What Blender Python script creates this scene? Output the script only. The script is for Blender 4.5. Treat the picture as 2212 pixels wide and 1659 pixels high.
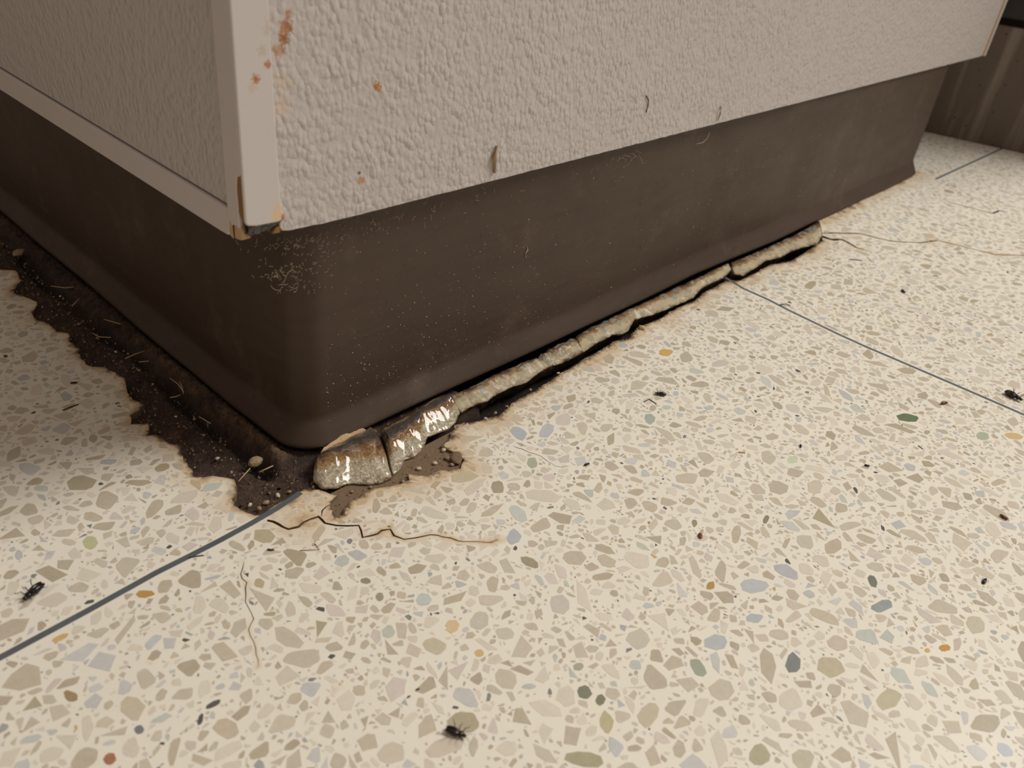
import bpy, bmesh, math, random
import numpy as np
from mathutils import Vector, Matrix, noise
from mathutils.geometry import delaunay_2d_cdt
R_ = random.Random(7)
NP = np.random.default_rng(11)
sc = bpy.context.scene
for o in list(bpy.data.objects): bpy.data.objects.remove(o)

# ------------------------------------------------------------------ camera
CAMR = np.array([[0.6826497519842463, 0.3364295786221712, -0.6486944232409859],
                 [-0.7228356889131642, 0.4411461803762459, -0.5318821433107903],
                 [0.10722818169342636, 0.831988693533486, 0.5443316368567646]])
CAMP = np.array([-0.15659729, -0.23560219, 0.22144040])
FPX = 1796.4685
cam = bpy.data.objects.new('camera', bpy.data.cameras.new('camera'))
sc.collection.objects.link(cam)
m4 = Matrix.Identity(4)
for i in range(3):
    for j in range(3): m4[i][j] = CAMR[i][j]
    m4[i][3] = CAMP[i]
cam.matrix_world = m4
cam.data.sensor_width = 36.0
cam.data.lens = FPX / 2212 * 36
cam.data.clip_start = 0.01
cam.data.dof.use_dof = True
cam.data.dof.focus_distance = 0.375
cam.data.dof.aperture_fstop = 15.0
sc.camera = cam

# ------------------------------------------------------------------ world, lights, exposure
sc.view_settings.view_transform = 'Standard'
sc.view_settings.look = 'None'
sc.view_settings.exposure = 0.0
sc.view_settings.gamma = 1.0
sc.view_settings.use_curve_mapping = False
w = bpy.data.worlds.new('room_light'); sc.world = w; w.use_nodes = True
w.node_tree.nodes['Background'].inputs[0].default_value = (1.0, 0.76, 0.60, 1)
w.node_tree.nodes['Background'].inputs[1].default_value = 0.205

def area(name, loc, target, size, power, col, size_y=None):
    l = bpy.data.lights.new(name, 'AREA'); l.energy = power; l.color = col
    l.shape = 'RECTANGLE'; l.size = size; l.size_y = size_y or size
    o = bpy.data.objects.new(name, l); sc.collection.objects.link(o)
    o.location = loc
    d = Vector(target) - Vector(loc)
    o.rotation_euler = d.to_track_quat('-Z', 'Y').to_euler()
    return o
area('ceiling_lamp', (1.75, -1.0, 2.4), (0.15, -0.1, 0), 1.1, 66, (1.0, 0.985, 0.935), 1.1)
area('ceiling_lamp', (-0.6, -1.5, 2.4), (0, 0, 0), 0.9, 7, (1.0, 0.95, 0.88), 0.6)

# ------------------------------------------------------------------ pixel -> place (a surveying aid: gives real points on real planes)
def ray(q): return CAMR @ np.array([(q[0]-1106)/FPX, -(q[1]-829.5)/FPX, -1.0])
def on(q, ax, v):
    d = ray(q); t = (v-CAMP[ax])/d[ax]; return CAMP + t*d
def F(x, y, z=0.0): return on((x, y), 2, z)
def FL(l, z=0.0): return [F(x, y, z)[:2] for x, y in l]
def proj(P):
    P = np.atleast_2d(P); c = (P-CAMP) @ CAMR
    return np.stack([1106+FPX*c[:,0]/-c[:,2], 829.5-FPX*c[:,1]/-c[:,2]], 1), -c[:,2]

# ------------------------------------------------------------------ object helpers
def link(o, parent=None):
    sc.collection.objects.link(o)
    if parent: o.parent = parent
    return o
def tag(o, label=None, cat=None, group=None, kind=None):
    if label: o['label'] = label
    if cat: o['category'] = cat
    if group: o['group'] = group
    if kind: o['kind'] = kind
    return o
def empty(name, loc=(0,0,0)):
    o = bpy.data.objects.new(name, None); o.location = loc; o.empty_display_size = .01
    return link(o)
def mesh(name, verts, faces, mat, parent=None, smooth=False, attrs=None):
    me = bpy.data.meshes.new(name)
    if parent is not None and parent.type == 'EMPTY':
        L = parent.location; verts = [(v[0]-L[0], v[1]-L[1], v[2]-L[2]) for v in verts]
    me.from_pydata([tuple(map(float, v)) for v in verts], [], faces)
    if attrs:
        for k, (typ, dom, data) in attrs.items():
            a = me.attributes.new(k, typ, dom)
            if typ == 'FLOAT': a.data.foreach_set('value', np.asarray(data, dtype=np.float32))
            else: a.data.foreach_set('color', np.asarray(data, dtype=np.float32).ravel())
    if smooth: me.polygons.foreach_set('use_smooth', [True]*len(me.polygons))
    me.update()
    if mat: me.materials.append(mat)
    return link(bpy.data.objects.new(name, me), parent)
def recalc(o):
    bm = bmesh.new(); bm.from_mesh(o.data); bmesh.ops.recalc_face_normals(bm, faces=bm.faces); bm.to_mesh(o.data); bm.free(); return o
def bevel(o, wdt, seg=2):
    b = o.modifiers.new('bevel', 'BEVEL'); b.width = wdt; b.segments = seg; b.limit_method = 'ANGLE'; b.angle_limit = .6
    return o
def box(name, x0, x1, y0, y1, z0, z1, mat, parent=None, bev=0):
    v = [(x, y, z) for z in (z0, z1) for y in (y0, y1) for x in (x0, x1)]
    f = [(0,2,3,1), (4,5,7,6), (0,1,5,4), (2,6,7,3), (0,4,6,2), (1,3,7,5)]
    o = mesh(name, v, f, mat, parent)
    if bev: bevel(o, bev)
    return o
def prism(name, pts, axis, a, b, mat, parent=None, bev=0):
    """outline pts (2D, in the two other axes) extruded along axis from a to b"""
    def mk(p, c):
        if axis == 'y': return (p[0], c, p[1])
        if axis == 'x': return (c, p[0], p[1])
        return (p[0], p[1], c)
    n = len(pts)
    v = [mk(p, a) for p in pts] + [mk(p, b) for p in pts]
    f = [tuple(range(n)), tuple(range(2*n-1, n-1, -1))] + [(i, n+i, n+(i+1) % n, (i+1) % n) for i in range(n)]
    o = recalc(mesh(name, v, f, mat, parent))
    if bev: bevel(o, bev, 2)
    return o
def tube_data(pts, rad, sides=6):
    V = []; Fc = []
    pts = [Vector(p) for p in pts]; n = len(pts)
    rads = rad if hasattr(rad, '__len__') else [rad]*n
    for i, p in enumerate(pts):
        t = (pts[min(i+1, n-1)]-pts[max(i-1, 0)]).normalized()
        u = t.cross(Vector((0, 0, 1)));
        if u.length < .05: u = t.cross(Vector((0, 1, 0)))
        u.normalize(); v = t.cross(u)
        for k in range(sides):
            a = 2*math.pi*k/sides
            V.append(p + rads[i]*(math.cos(a)*u + math.sin(a)*v))
    for i in range(n-1):
        for k in range(sides):
            Fc.append((i*sides+k, i*sides+(k+1) % sides, (i+1)*sides+(k+1) % sides, (i+1)*sides+k))
    Fc.append(tuple(range(sides-1, -1, -1))); Fc.append(tuple((n-1)*sides+k for k in range(sides)))
    return V, Fc
def tube(name, pts, rad, mat, parent=None, sides=6):
    V, Fc = tube_data(pts, rad, sides)
    return mesh(name, V, Fc, mat, parent, smooth=True)
def densify(poly, step, jit=0.0, closed=False, seed=0):
    rr = random.Random(seed); out = []
    n = len(poly)
    for i in range(n if closed else n-1):
        a = np.array(poly[i]); b = np.array(poly[(i+1) % n]); L = np.linalg.norm(b-a)
        k = max(1, int(L/step)); nrm = np.array([-(b-a)[1], (b-a)[0]])/max(L, 1e-9)
        for j in range(k):
            p = a+(b-a)*j/k
            if j: p = p+nrm*rr.gauss(0, jit)
            out.append(p)
    if not closed: out.append(np.array(poly[-1]))
    return out
def pip(P, poly):
    P = np.asarray(P); poly = np.asarray(poly); ins = np.zeros(len(P), bool)
    x, y = P[:,0], P[:,1]; j = len(poly)-1
    for i in range(len(poly)):
        xi, yi = poly[i]; xj, yj = poly[j]
        if yi != yj:
            c = ((yi > y) != (yj > y)) & (x < (xj-xi)*(y-yi)/(yj-yi)+xi)
            ins ^= c
        j = i
    return ins
def dist(P, line):
    P = np.asarray(P); D = np.full(len(P), 1e9)
    for a, b in zip(line[:-1], line[1:]):
        a = np.asarray(a); b = np.asarray(b); ab = b-a; L = ab@ab
        if L < 1e-14: continue
        t = np.clip(((P-a)@ab)/L, 0, 1)
        D = np.minimum(D, np.hypot(P[:,0]-a[0]-t*ab[0], P[:,1]-a[1]-t*ab[1]))
    return D
def resample(line, n):
    line = np.array(line, float); d = np.r_[0, np.cumsum(np.linalg.norm(np.diff(line, axis=0), axis=1))]
    s = np.linspace(0, d[-1], n)
    return np.stack([np.interp(s, d, line[:,k]) for k in range(line.shape[1])], 1)
def fbm(x, y, z, o=4):
    s = 0; a = 1.0
    for _ in range(o):
        s += a*noise.noise(Vector((x, y, z))); a *= .5; x *= 2.03; y *= 2.03; z *= 2.03
    return s

# ------------------------------------------------------------------ materials
def lin(r, g, b, a=1):
    f = lambda c: (c/255/12.92) if c/255 <= .04045 else ((c/255+.055)/1.055)**2.4
    return (f(r), f(g), f(b), a)
class NT:
    def __init__(s, name):
        s.m = bpy.data.materials.new(name); s.m.use_nodes = True
        s.t = s.m.node_tree; s.b = s.t.nodes['Principled BSDF']
        s.co = s.n('ShaderNodeTexCoord').outputs['Object']
    def n(s, typ, **kw):
        nd = s.t.nodes.new(typ)
        for k, v in kw.items(): setattr(nd, k, v)
        return nd
    def l(s, a, b): s.t.links.new(a, b)
    def set(s, k, v):
        if hasattr(v, 'is_linked') or isinstance(v, bpy.types.NodeSocket): s.l(v, s.b.inputs[k])
        else: s.b.inputs[k].default_value = v
    def inp(s, nd, k, v):
        if isinstance(v, bpy.types.NodeSocket): s.l(v, nd.inputs[k])
        else: nd.inputs[k].default_value = v
    def noise(s, scale, detail=4, rough=.6, vec=None, dist=0):
        nd = s.n('ShaderNodeTexNoise'); nd.inputs['Scale'].default_value = scale; nd.inputs['Detail'].default_value = detail
        nd.inputs['Roughness'].default_value = rough; nd.inputs['Distortion'].default_value = dist
        s.l(vec or s.co, nd.inputs['Vector']); return nd.outputs['Fac']
    def voro(s, scale, feature='F1', out='Distance', vec=None, rnd=1.0, smooth=None):
        nd = s.n('ShaderNodeTexVoronoi'); nd.feature = feature
        nd.inputs['Scale'].default_value = scale; nd.inputs['Randomness'].default_value = rnd
        if smooth is not None: nd.inputs['Smoothness'].default_value = smooth
        s.l(vec or s.co, nd.inputs['Vector']); return nd.outputs[out]
    def ramp(s, fac, stops, interp='LINEAR'):
        nd = s.n('ShaderNodeValToRGB'); cr = nd.color_ramp; cr.interpolation = interp
        while len(cr.elements) < len(stops): cr.elements.new(.5)
        for e, (p, c) in zip(cr.elements, stops):
            e.position = p; e.color = c if hasattr(c, '__len__') else (c, c, c, 1)
        s.l(fac, nd.inputs['Fac']); return nd.outputs['Color']
    def mix(s, fac, a, b, mode='MIX'):
        nd = s.n('ShaderNodeMix'); nd.data_type = 'RGBA'; nd.blend_type = mode
        s.inp(nd, 0, fac); s.inp(nd, 6, a); s.inp(nd, 7, b); return nd.outputs[2]
    def math(s, op, a, b=0.0, clamp=False):
        nd = s.n('ShaderNodeMath'); nd.operation = op; nd.use_clamp = clamp
        s.inp(nd, 0, a); s.inp(nd, 1, b); return nd.outputs[0]
    def attr(s, name):
        nd = s.n('ShaderNodeAttribute'); nd.attribute_name = name; return nd
    def mapped(s, scale=(1,1,1), rot=(0,0,0)):
        nd = s.n('ShaderNodeMapping'); nd.inputs['Scale'].default_value = scale; nd.inputs['Rotation'].default_value = rot
        s.l(s.co, nd.inputs['Vector']); return nd.outputs['Vector']
    def bump(s, h, strength=.5, distn=.001, normal=None):
        nd = s.n('ShaderNodeBump'); nd.inputs['Strength'].default_value = strength; nd.inputs['Distance'].default_value = distn
        s.l(h, nd.inputs['Height'])
        if normal: s.l(normal, nd.inputs['Normal'])
        s.l(nd.outputs[0], s.b.inputs['Normal']); return nd.outputs[0]
    def spot(s, c, r, soft=.35, nz=.6, nscale=900):
        """soft-edged blotch round a point in object space"""
        d = s.n('ShaderNodeVectorMath'); d.operation = 'DISTANCE'
        s.l(s.co, d.inputs[0]); d.inputs[1].default_value = c
        k = s.math('DIVIDE', d.outputs['Value'], r)
        k = s.math('ADD', k, s.math('MULTIPLY', s.math('SUBTRACT', s.noise(nscale, 3), .5), nz*2))
        return s.math('SUBTRACT', 1.0, s.math('DIVIDE', s.math('SUBTRACT', k, 1-soft), soft), True) if False else s.ramp(k, [(max(0., 1-soft), 1.0), (1.0, 0.0)])

def simple(name, col, rough=.5, metal=0, bumpn=None):
    t = NT(name); t.set('Base Color', col); t.set('Roughness', rough); t.set('Metallic', metal)
    if bumpn: t.bump(t.noise(bumpn[0]), bumpn[1], bumpn[2])
    return t.m

CREAM = lin(232, 221, 202); STAIN1 = lin(206, 176, 134); STAIN2 = lin(84, 62, 48)
def terrazzo_base():
    t = NT('terrazzo_cement')
    n1 = t.noise(28, 5)
    c = t.mix(n1, lin(234, 226, 210), lin(242, 236, 221))
    # chips by texture only beyond the modelled area
    far = t.attr('far').outputs['Fac']
    v = t.n('ShaderNodeTexVoronoi'); v.inputs['Scale'].default_value = 150; t.l(t.co, v.inputs['Vector'])
    ve = t.voro(150, 'DISTANCE_TO_EDGE')
    sep = t.n('ShaderNodeSeparateColor'); t.l(v.outputs['Color'], sep.inputs[0])
    cc = t.ramp(sep.outputs[0], [(0, lin(200,187,165)), (.45, lin(208,197,177)), (.6, lin(196,198,196)), (.7, lin(190,176,150)), (.96, lin(130,130,126)), (1, lin(200,160,90))], 'CONSTANT')
    msk = t.math('MULTIPLY', t.math('GREATER_THAN', ve, .09), t.math('GREATER_THAN', sep.outputs[1], .3))
    c = t.mix(t.math('MULTIPLY', msk, far), c, cc)
    # fine specks in the cement
    sp = t.voro(520); sm = t.math('LESS_THAN', sp, t.math('MULTIPLY', t.math('GREATER_THAN', t.noise(240, 2), .62), .22))
    c = t.mix(t.math('MULTIPLY', sm, .75), c, lin(120, 110, 98))
    n2 = t.ramp(t.noise(55, 3), [(.64, 0.0), (.72, 1.0)])
    c = t.mix(t.math('MULTIPLY', t.math('MULTIPLY', n2, t.noise(400, 3)), .35), c, lin(222, 186, 120))
    st = t.attr('stain').outputs['Fac']
    k = t.math('ADD', st, t.math('MULTIPLY', t.math('SUBTRACT', t.noise(260, 5, .7), .5), t.math('MULTIPLY', st, 1.6)))
    c = t.mix(t.ramp(k, [(.05, 0.0), (.55, .85)]), c, STAIN1)
    c = t.mix(t.ramp(k, [(.55, 0.0), (.95, .95)]), c, STAIN2)
    t.set('Base Color', c)
    t.set('Roughness', t.ramp(t.noise(60, 3), [(.3, .34), (.7, .46)]))
    t.b.inputs['Specular IOR Level'].default_value = .4
    t.bump(t.noise(900, 3), .05, .0004)
    return t.m
def chip_mat():
    t = NT('stone_chip')
    c = t.attr('chipcol').outputs['Color']
    n = t.noise(420, 5, .7)
    c = t.mix(.5, c, t.ramp(n, [(.25, .32), (.75, .68)]), 'SOFT_LIGHT')
    dark = t.ramp(t.noise(1300, 4, .75), [(.66, 0.0), (.72, 1.0)])
    hs = t.n('ShaderNodeHueSaturation'); hs.inputs['Value'].default_value = .55; t.l(c, hs.inputs['Color'])
    c = t.mix(t.math('MULTIPLY', dark, .5), c, hs.outputs[0])
    st = t.attr('stain').outputs['Fac']
    k = t.math('ADD', st, t.math('MULTIPLY', t.math('SUBTRACT', t.noise(260, 5, .7), .5), t.math('MULTIPLY', st, 1.6)))
    c = t.mix(t.ramp(k, [(.05, 0.0), (.6, .65)]), c, STAIN1)
    c = t.mix(t.ramp(k, [(.6, 0.0), (1, .9)]), c, STAIN2)
    t.set('Base Color', c); t.set('Roughness', .36); t.b.inputs['Specular IOR Level'].default_value = .4
    return t.m
def dirt_mat():
    t = NT('mortar_dirt')
    n = t.noise(240, 8, .78)
    c = t.ramp(n, [(.28, lin(34, 24, 20)), (.42, lin(78, 58, 47)), (.55, lin(108, 84, 68)), (.68, lin(150, 122, 98)), (.8, lin(184, 160, 132))])
    c = t.mix(t.ramp(t.noise(30, 4), [(.4, 0.0), (.6, .6)]), c, lin(60, 40, 34))
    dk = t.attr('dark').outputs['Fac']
    c = t.mix(t.math('MULTIPLY', dk, .85), c, lin(26, 18, 16))  # shade of the deep channel and gap mixed into the dirt colour
    c = t.mix(t.math('MULTIPLY', t.attr('tan').outputs['Fac'], t.ramp(t.noise(120, 5, .7), [(.4, 0.0), (.6, .85)])), c, lin(150, 120, 88))
    sp = t.ramp(t.voro(700), [(.08, .8), (.16, 0.0)])
    c = t.mix(t.math('MULTIPLY', sp, t.math('GREATER_THAN', t.noise(300, 2), .55)), c, lin(200, 176, 150))
    t.set('Base Color', c); t.set('Roughness', t.ramp(n, [(.3, .45), (.7, .8)]))
    t.bump(t.noise(620, 8, .8), 1.0, .0014)
    return t.m
def frag_mat(wet):
    t = NT('glossy_terrazzo_edge' if wet else 'broken_terrazzo')
    v = t.attr('vv').outputs['Fac']
    n = t.noise(330, 6, .7)
    if wet:
        k = t.math('ADD', v, t.math('MULTIPLY', t.math('SUBTRACT', t.noise(170, 5, .65), .5), .5))
        c = t.ramp(k, [(.08, lin(150,118,76)), (.16, lin(58,46,38)), (.34, lin(78,64,52)), (.44, lin(140,98,52)), (.58, lin(180,142,90)), (.7, lin(214,198,168)), (.93, lin(228,214,188)), (1.0, lin(160,130,92))])
        t.set('Roughness', .13); t.b.inputs['Coat Weight'].default_value = .9; t.b.inputs['Coat Roughness'].default_value = .04
        pit = t.ramp(t.voro(300), [(.10, 1.0), (.17, 0.0)])
        pit = t.math('MULTIPLY', pit, t.math('GREATER_THAN', t.noise(110, 2), .56))
        c = t.mix(t.math('MULTIPLY', pit, .8), c, lin(70, 50, 34))
        gr = t.ramp(t.noise(520, 6, .75), [(.5, 0.0), (.66, .4)])
        c = t.mix(gr, c, lin(104, 76, 48))
        b1 = t.bump(t.noise(560, 5, .72, t.mapped((.55, 1.5, 1)), .6), 1.0, .0015)
        t.bump(t.voro(850, 'SMOOTH_F1', smooth=.25), .8, .0008, b1)
    else:
        k = t.math('ADD', v, t.math('MULTIPLY', t.math('SUBTRACT', t.noise(200, 5, .65), .5), .55))
        c = t.ramp(k, [(.05, lin(60,42,30)), (.22, lin(112,80,48)), (.40, lin(180,142,92)), (.45, lin(222,203,164)), (.8, lin(232,218,186)), (.97, lin(190,166,128)), (1.0, lin(110,88,64))])
        vc = t.n('ShaderNodeTexVoronoi'); vc.inputs['Scale'].default_value = 210; t.l(t.co, vc.inputs['Vector'])
        sep = t.n('ShaderNodeSeparateColor'); t.l(vc.outputs['Color'], sep.inputs[0])
        e = t.voro(210, 'DISTANCE_TO_EDGE')
        msk = t.math('MULTIPLY', t.math('GREATER_THAN', e, .07), t.math('GREATER_THAN', sep.outputs[1], .52))
        c = t.mix(t.math('MULTIPLY', msk, .6), c, t.ramp(sep.outputs[0], [(0, lin(186,170,140)), (.5, lin(206,192,166)), (.75, lin(170,174,166))], 'CONSTANT'))
        gr = t.ramp(t.noise(420, 7, .8), [(.54, 0.0), (.68, .55)])
        c = t.mix(gr, c, lin(150, 116, 76))
        gr2 = t.ramp(t.noise(90, 3), [(.5, 0.0), (.68, .45)])
        c = t.mix(gr2, c, lin(190, 156, 108))
        t.set('Roughness', t.ramp(n, [(.35, .3), (.65, .6)])); t.b.inputs['Coat Weight'].default_value = .25; t.b.inputs['Coat Roughness'].default_value = .2
        t.bump(t.noise(560, 7, .78), 1.0, .0014)
    t.set('Base Color', c)
    return t.m
def vinyl_mat():
    t = NT('brown_vinyl')
    n = t.noise(9, 5, .6)
    c = t.mix(n, lin(68, 54, 43), lin(80, 65, 54))
    sm = t.noise(14, 5, .6, t.mapped((1, 1, 7)), 1.5)
    c = t.mix(t.ramp(sm, [(.45, 0.0), (.7, .35)]), c, lin(60, 44, 34))
    # greasy dust haze
    hz = t.ramp(t.noise(26, 6, .75), [(.55, 0.0), (.8, .28)])
    c = t.mix(hz, c, lin(140, 122, 104))
    sp = t.ramp(t.voro(330), [(.045, 1.0), (.075, 0.0)])
    sp = t.math('MULTIPLY', sp, t.math('GREATER_THAN', t.noise(75, 3), .60))
    c = t.mix(t.math('MULTIPLY', sp, .6), c, lin(196, 180, 156))
    sc2 = t.ramp(t.noise(130, 2, .5, t.mapped((1, 1, .3), (0, .5, 0)), 3), [(.735, 0.0), (.75, .5)])
    c = t.mix(sc2, c, lin(44, 32, 26))
    t.set('Base Color', c)
    t.set('Roughness', t.ramp(t.noise(20, 5, .7), [(.3, .42), (.7, .58)]))
    t.b.inputs['Specular IOR Level'].default_value = .33
    t.bump(t.noise(22, 4, .5, t.mapped((1, 1, 3))), .25, .002)
    return t.m
def stains(t, c, spots):
    for P, r, col, k in spots:
        s_ = t.spot(tuple(P), r, .45, 1.3, 900)
        c = t.mix(t.math('MULTIPLY', s_, k), c, col)
    return c
def panel_mat(spots):
    t = NT('pebbled_white_panel')
    # stretched pebble relief of fibreglass wall panel
    dn = t.n('ShaderNodeTexNoise'); dn.inputs['Scale'].default_value = 260; t.l(t.co, dn.inputs['Vector'])
    vm = t.n('ShaderNodeVectorMath'); vm.operation = 'MULTIPLY_ADD'
    t.l(dn.outputs['Color'], vm.inputs[0]); vm.inputs[1].default_value = (.0009,)*3; t.l(t.mapped((1, 1, .72)), vm.inputs[2])
    v1 = t.math('POWER', t.voro(470, 'SMOOTH_F1', vec=vm.outputs[0], smooth=.12), 1.6)
    v2 = t.noise(520, 3, .55, vm.outputs[0])
    amp = t.ramp(t.noise(150, 2), [(.32, .35), (.68, 1.3)])
    h = t.math('ADD', t.math('MULTIPLY', t.math('SUBTRACT', 1.0, v1), amp), t.math('MULTIPLY', v2, .35))
    t.bump(h, .85, .0007)
    c = t.mix(t.noise(5, 3), lin(190, 183, 180), lin(198, 191, 186))
    c = t.mix(t.ramp(t.noise(40, 5, .7), [(.6, 0.0), (.85, .3)]), c, lin(190, 172, 160))
    sp = t.math('MULTIPLY', t.math('LESS_THAN', t.voro(260), .045), t.math('GREATER_THAN', t.noise(60, 2), .56))
    c = t.mix(t.math('MULTIPLY', sp, .7), c, lin(120, 96, 76))
    c = stains(t, c, spots)
    t.set('Base Color', c); t.set('Roughness', .36); t.b.inputs['Specular IOR Level'].default_value = .45
    return t.m
def trim_mat(spots=()):
    t = NT('smooth_white_trim')
    c = t.mix(t.noise(12, 4), lin(202, 195, 192), lin(208, 202, 198))
    sp = t.ramp(t.noise(500, 5, .8), [(.68, 0.0), (.74, .5)])
    c = t.mix(sp, c, lin(150, 128, 108))
    c = stains(t, c, spots)
    t.set('Base Color', c); t.set('Roughness', .34)
    t.bump(t.noise(180, 3), .06, .0005)
    return t.m
def strip_mat():
    t = NT('zinc_strip')
    c = t.mix(t.noise(90, 4), lin(92, 98, 104), lin(122, 128, 132))
    t.set('Base Color', c); t.set('Metallic', .35); t.set('Roughness', .42)
    t.bump(t.noise(300, 3), .1, .0004)
    return t.m
def steel_mat():
    t = NT('dull_kick_plate')
    s1 = t.noise(24, 4, .6, t.mapped((1, 1, .08)))
    c = t.mix(s1, lin(88, 75, 63), lin(116, 102, 89))
    c = t.mix(t.ramp(t.noise(40, 4, .6, t.mapped((1, 1, .06))), [(.52, 0.0), (.68, .6)]), c, lin(176, 164, 150))
    c = t.mix(t.ramp(t.voro(90), [(.07, .8), (.12, 0.0)]), c, lin(34, 26, 22))
    t.set('Base Color', c); t.set('Roughness', .5)
    return t.m
M = dict(
    cement=terrazzo_base(), chip=chip_mat(), dirt=dirt_mat(), wet=frag_mat(True), dry=frag_mat(False),
    vinyl=vinyl_mat(), strip=strip_mat(), kick=steel_mat(),
    slab=simple('cement_section', lin(120, 98, 76), .85, 0, (500, .6, .001)),
    wood=simple('glued_wood_edge', lin(164, 124, 78), .6, 0, (300, .3, .001)),
    tan=simple('splintered_wood', lin(196, 164, 124), .7, 0, (700, .6, .0008)),
    amber=simple('old_amber_glue', lin(132, 98, 48), .35, 0, (400, .3, .001)),
    foil=simple('crumpled_grey_foil', lin(104, 104, 102), .3, .6, (700, .8, .001)),
    dark=simple('dark_core', lin(40, 34, 30), .8),
    black=simple('dark_appliance_paint', lin(30, 24, 22), .25),
    bug=simple('black_beetle_shell', lin(30, 22, 20), .22),
    bugleg=simple('dark_brown_leg', lin(44, 30, 22), .4),
    husk=simple('brown_husk', lin(112, 60, 30), .35),
    hair=simple('pale_fibre', lin(190, 172, 146), .7),
    dhair=simple('dark_fibre', lin(60, 46, 38), .7),
    straw=simple('dry_straw', lin(176, 150, 112), .65),
    dust=simple('dust_flake', lin(200, 184, 160), .8),
    pebble=simple('tan_pebble', lin(150, 128, 98), .6, 0, (300, .3, .001)),
)

# ------------------------------------------------------------------ outlines of the damage (on the floor plane)
LEFT_PX = [(0,581),(34,585),(46,606),(30,631),(55,642),(80,652),(70,676),(80,690),(105,699),(122,716),(148,720),(150,737),
  (173,754),(175,775),(186,788),(219,792),(249,804),(270,817),(274,842),(287,863),(312,874),(300,886),(281,897),(283,916),(321,914),
  (316,941),(350,944),(367,958),(388,962),(397,994),(416,1015),(418,1030),(460,1028),(506,1036),(512,1052),(510,1070),(506,1091),(530,1106),(552,1114),(590,1094),(612,1082),(640,1068)]
RIGHT_PX = [(658,1056),(702,1062),(729,1070),(713,1084),(716,1098),(724,1113),(729,1119),(742,1100),(756,1084),(783,1067),(808,1056),
  (843,1051),(866,1044),(884,1037),(881,1024),(900,1026),(924,1029),(951,1016),(975,1016),(995,1012),(1003,994),(989,980),(970,972),(951,964),
  (962,955),(973,944),(981,918),(1016,913),(1046,906),(1076,899),(1094,884),(1114,867),(1150,848),(1194,819),(1252,783),(1288,762),(1331,736),
  (1360,732),(1378,707),(1425,689),(1462,666),(1501,650),(1523,631),(1560,612),(1567,608),(1599,606),(1635,588),(1664,572),(1708,565),(1735,548),(1758,534),(1776,519)]
leftL = FL(LEFT_PX); rightL = FL(RIGHT_PX)
endP = [F(1777, 506)[:2], F(1770, 478)[:2]]
far_left = [np.array(p) for p in [(-.034, 1.1), (-.041, .95), (-.033, .8), (-.040, .66), (-.036, .5), (-.029, .4), (-.038, .31), (-.032, .26)]]
outline = far_left + leftL + rightL
dam = densify(outline, .0025, .00045, seed=3)
HOLE = list(dam) + [endP[0], endP[1], np.array([.452, .012]), np.array([.30, .014]), np.array([.016, .016]), np.array([.016, 1.1])]
HOLE = np.array(HOLE)
DAMLINE = [np.array(p) for p in dam]
CR = [ # pixel polyline, width (mm) start -> end
 ([(577,1124),(601,1132),(623,1143),(645,1138),(656,1128),(672,1121),(688,1116),(702,1130),(726,1135),(751,1136),(775,1135),(780,1146),(783,1161),(802,1157),(824,1146),(843,1143),(851,1157),(873,1165),(897,1162),(930,1155),(957,1160),(989,1168),(1030,1170),(1060,1172),(1076,1165)], 1.0, .2),
 ([(694,1117),(696,1103),(713,1089)], .5, .5),
 ([(527,1213),(520,1240),(530,1270),(530,1300),(548,1337),(537,1360),(552,1400),(558,1440)], .3, .15),
 ([(1778,504),(1800,503),(1860,505),(1920,520),(1955,523),(1990,524),(2025,519),(2110,540),(2150,550),(2240,552)], 1.4, .7),
 ([(1776,511),(1800,518),(1820,518),(1835,526),(1850,535),(1868,541)], 3.4, .6),
 ([(1933,405),(1950,407),(1972,416)], .5, .3),
 ([(2040,433),(2062,440),(2090,447),(2145,461),(2158,455),(2178,459)], 1.0, 1.8),
 ([(1107,963),(1128,970),(1153,980),(1168,985),(1182,996),(1200,1007),(1222,1010)], .3, .15),
]
cracks = []
for i, (px, w0, w1) in enumerate(CR):
    L = np.array(densify([F(*p)[:2] for p in px], .0022, .00028, seed=20+i))
    n = len(L); tn = np.gradient(L, axis=0); tn /= np.linalg.norm(tn, axis=1)[:,None]+1e-12
    nr = np.stack([-tn[:,1], tn[:,0]], 1)
    wd = np.linspace(w0, w1, n)*.0005*(1+.5*NP.random(n)); wd[-1] = .00003
    if i in (1,2,5,6,7): wd[0] = .00005
    poly = np.r_[L+nr*wd[:,None], (L-nr*wd[:,None])[::-1]]
    cracks.append((L, poly, w0))
# divider strips
S1 = FL([(-60,1452),(0,1421),(110,1362),(220,1303),(330,1241),(440,1186),(514,1147),(569,1116),(624,1083),(650,1064)])
d_ = (S1[0]-S1[1])/np.linalg.norm(S1[0]-S1[1]); S1 = [S1[0]+d_*.6]+S1
S2 = FL([(1567,600),(1617,630),(1657,646),(1697,667),(1749,692),(1840,736),(1950,783),(2069,834),(2212,896)])
d_ = (S2[-1]-S2[-2])/np.linalg.norm(S2[-1]-S2[-2]); S2 = S2+[S2[-1]+d_*.8]
S3 = FL([(2021,387),(2100,352),(2160,323),(2212,299)])
S3 = S3[:1]+[S3[0]+(S3[-1]-S3[0])*k for k in (.5, 1)]
SW = [.0024, .0021, .0024]

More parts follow.
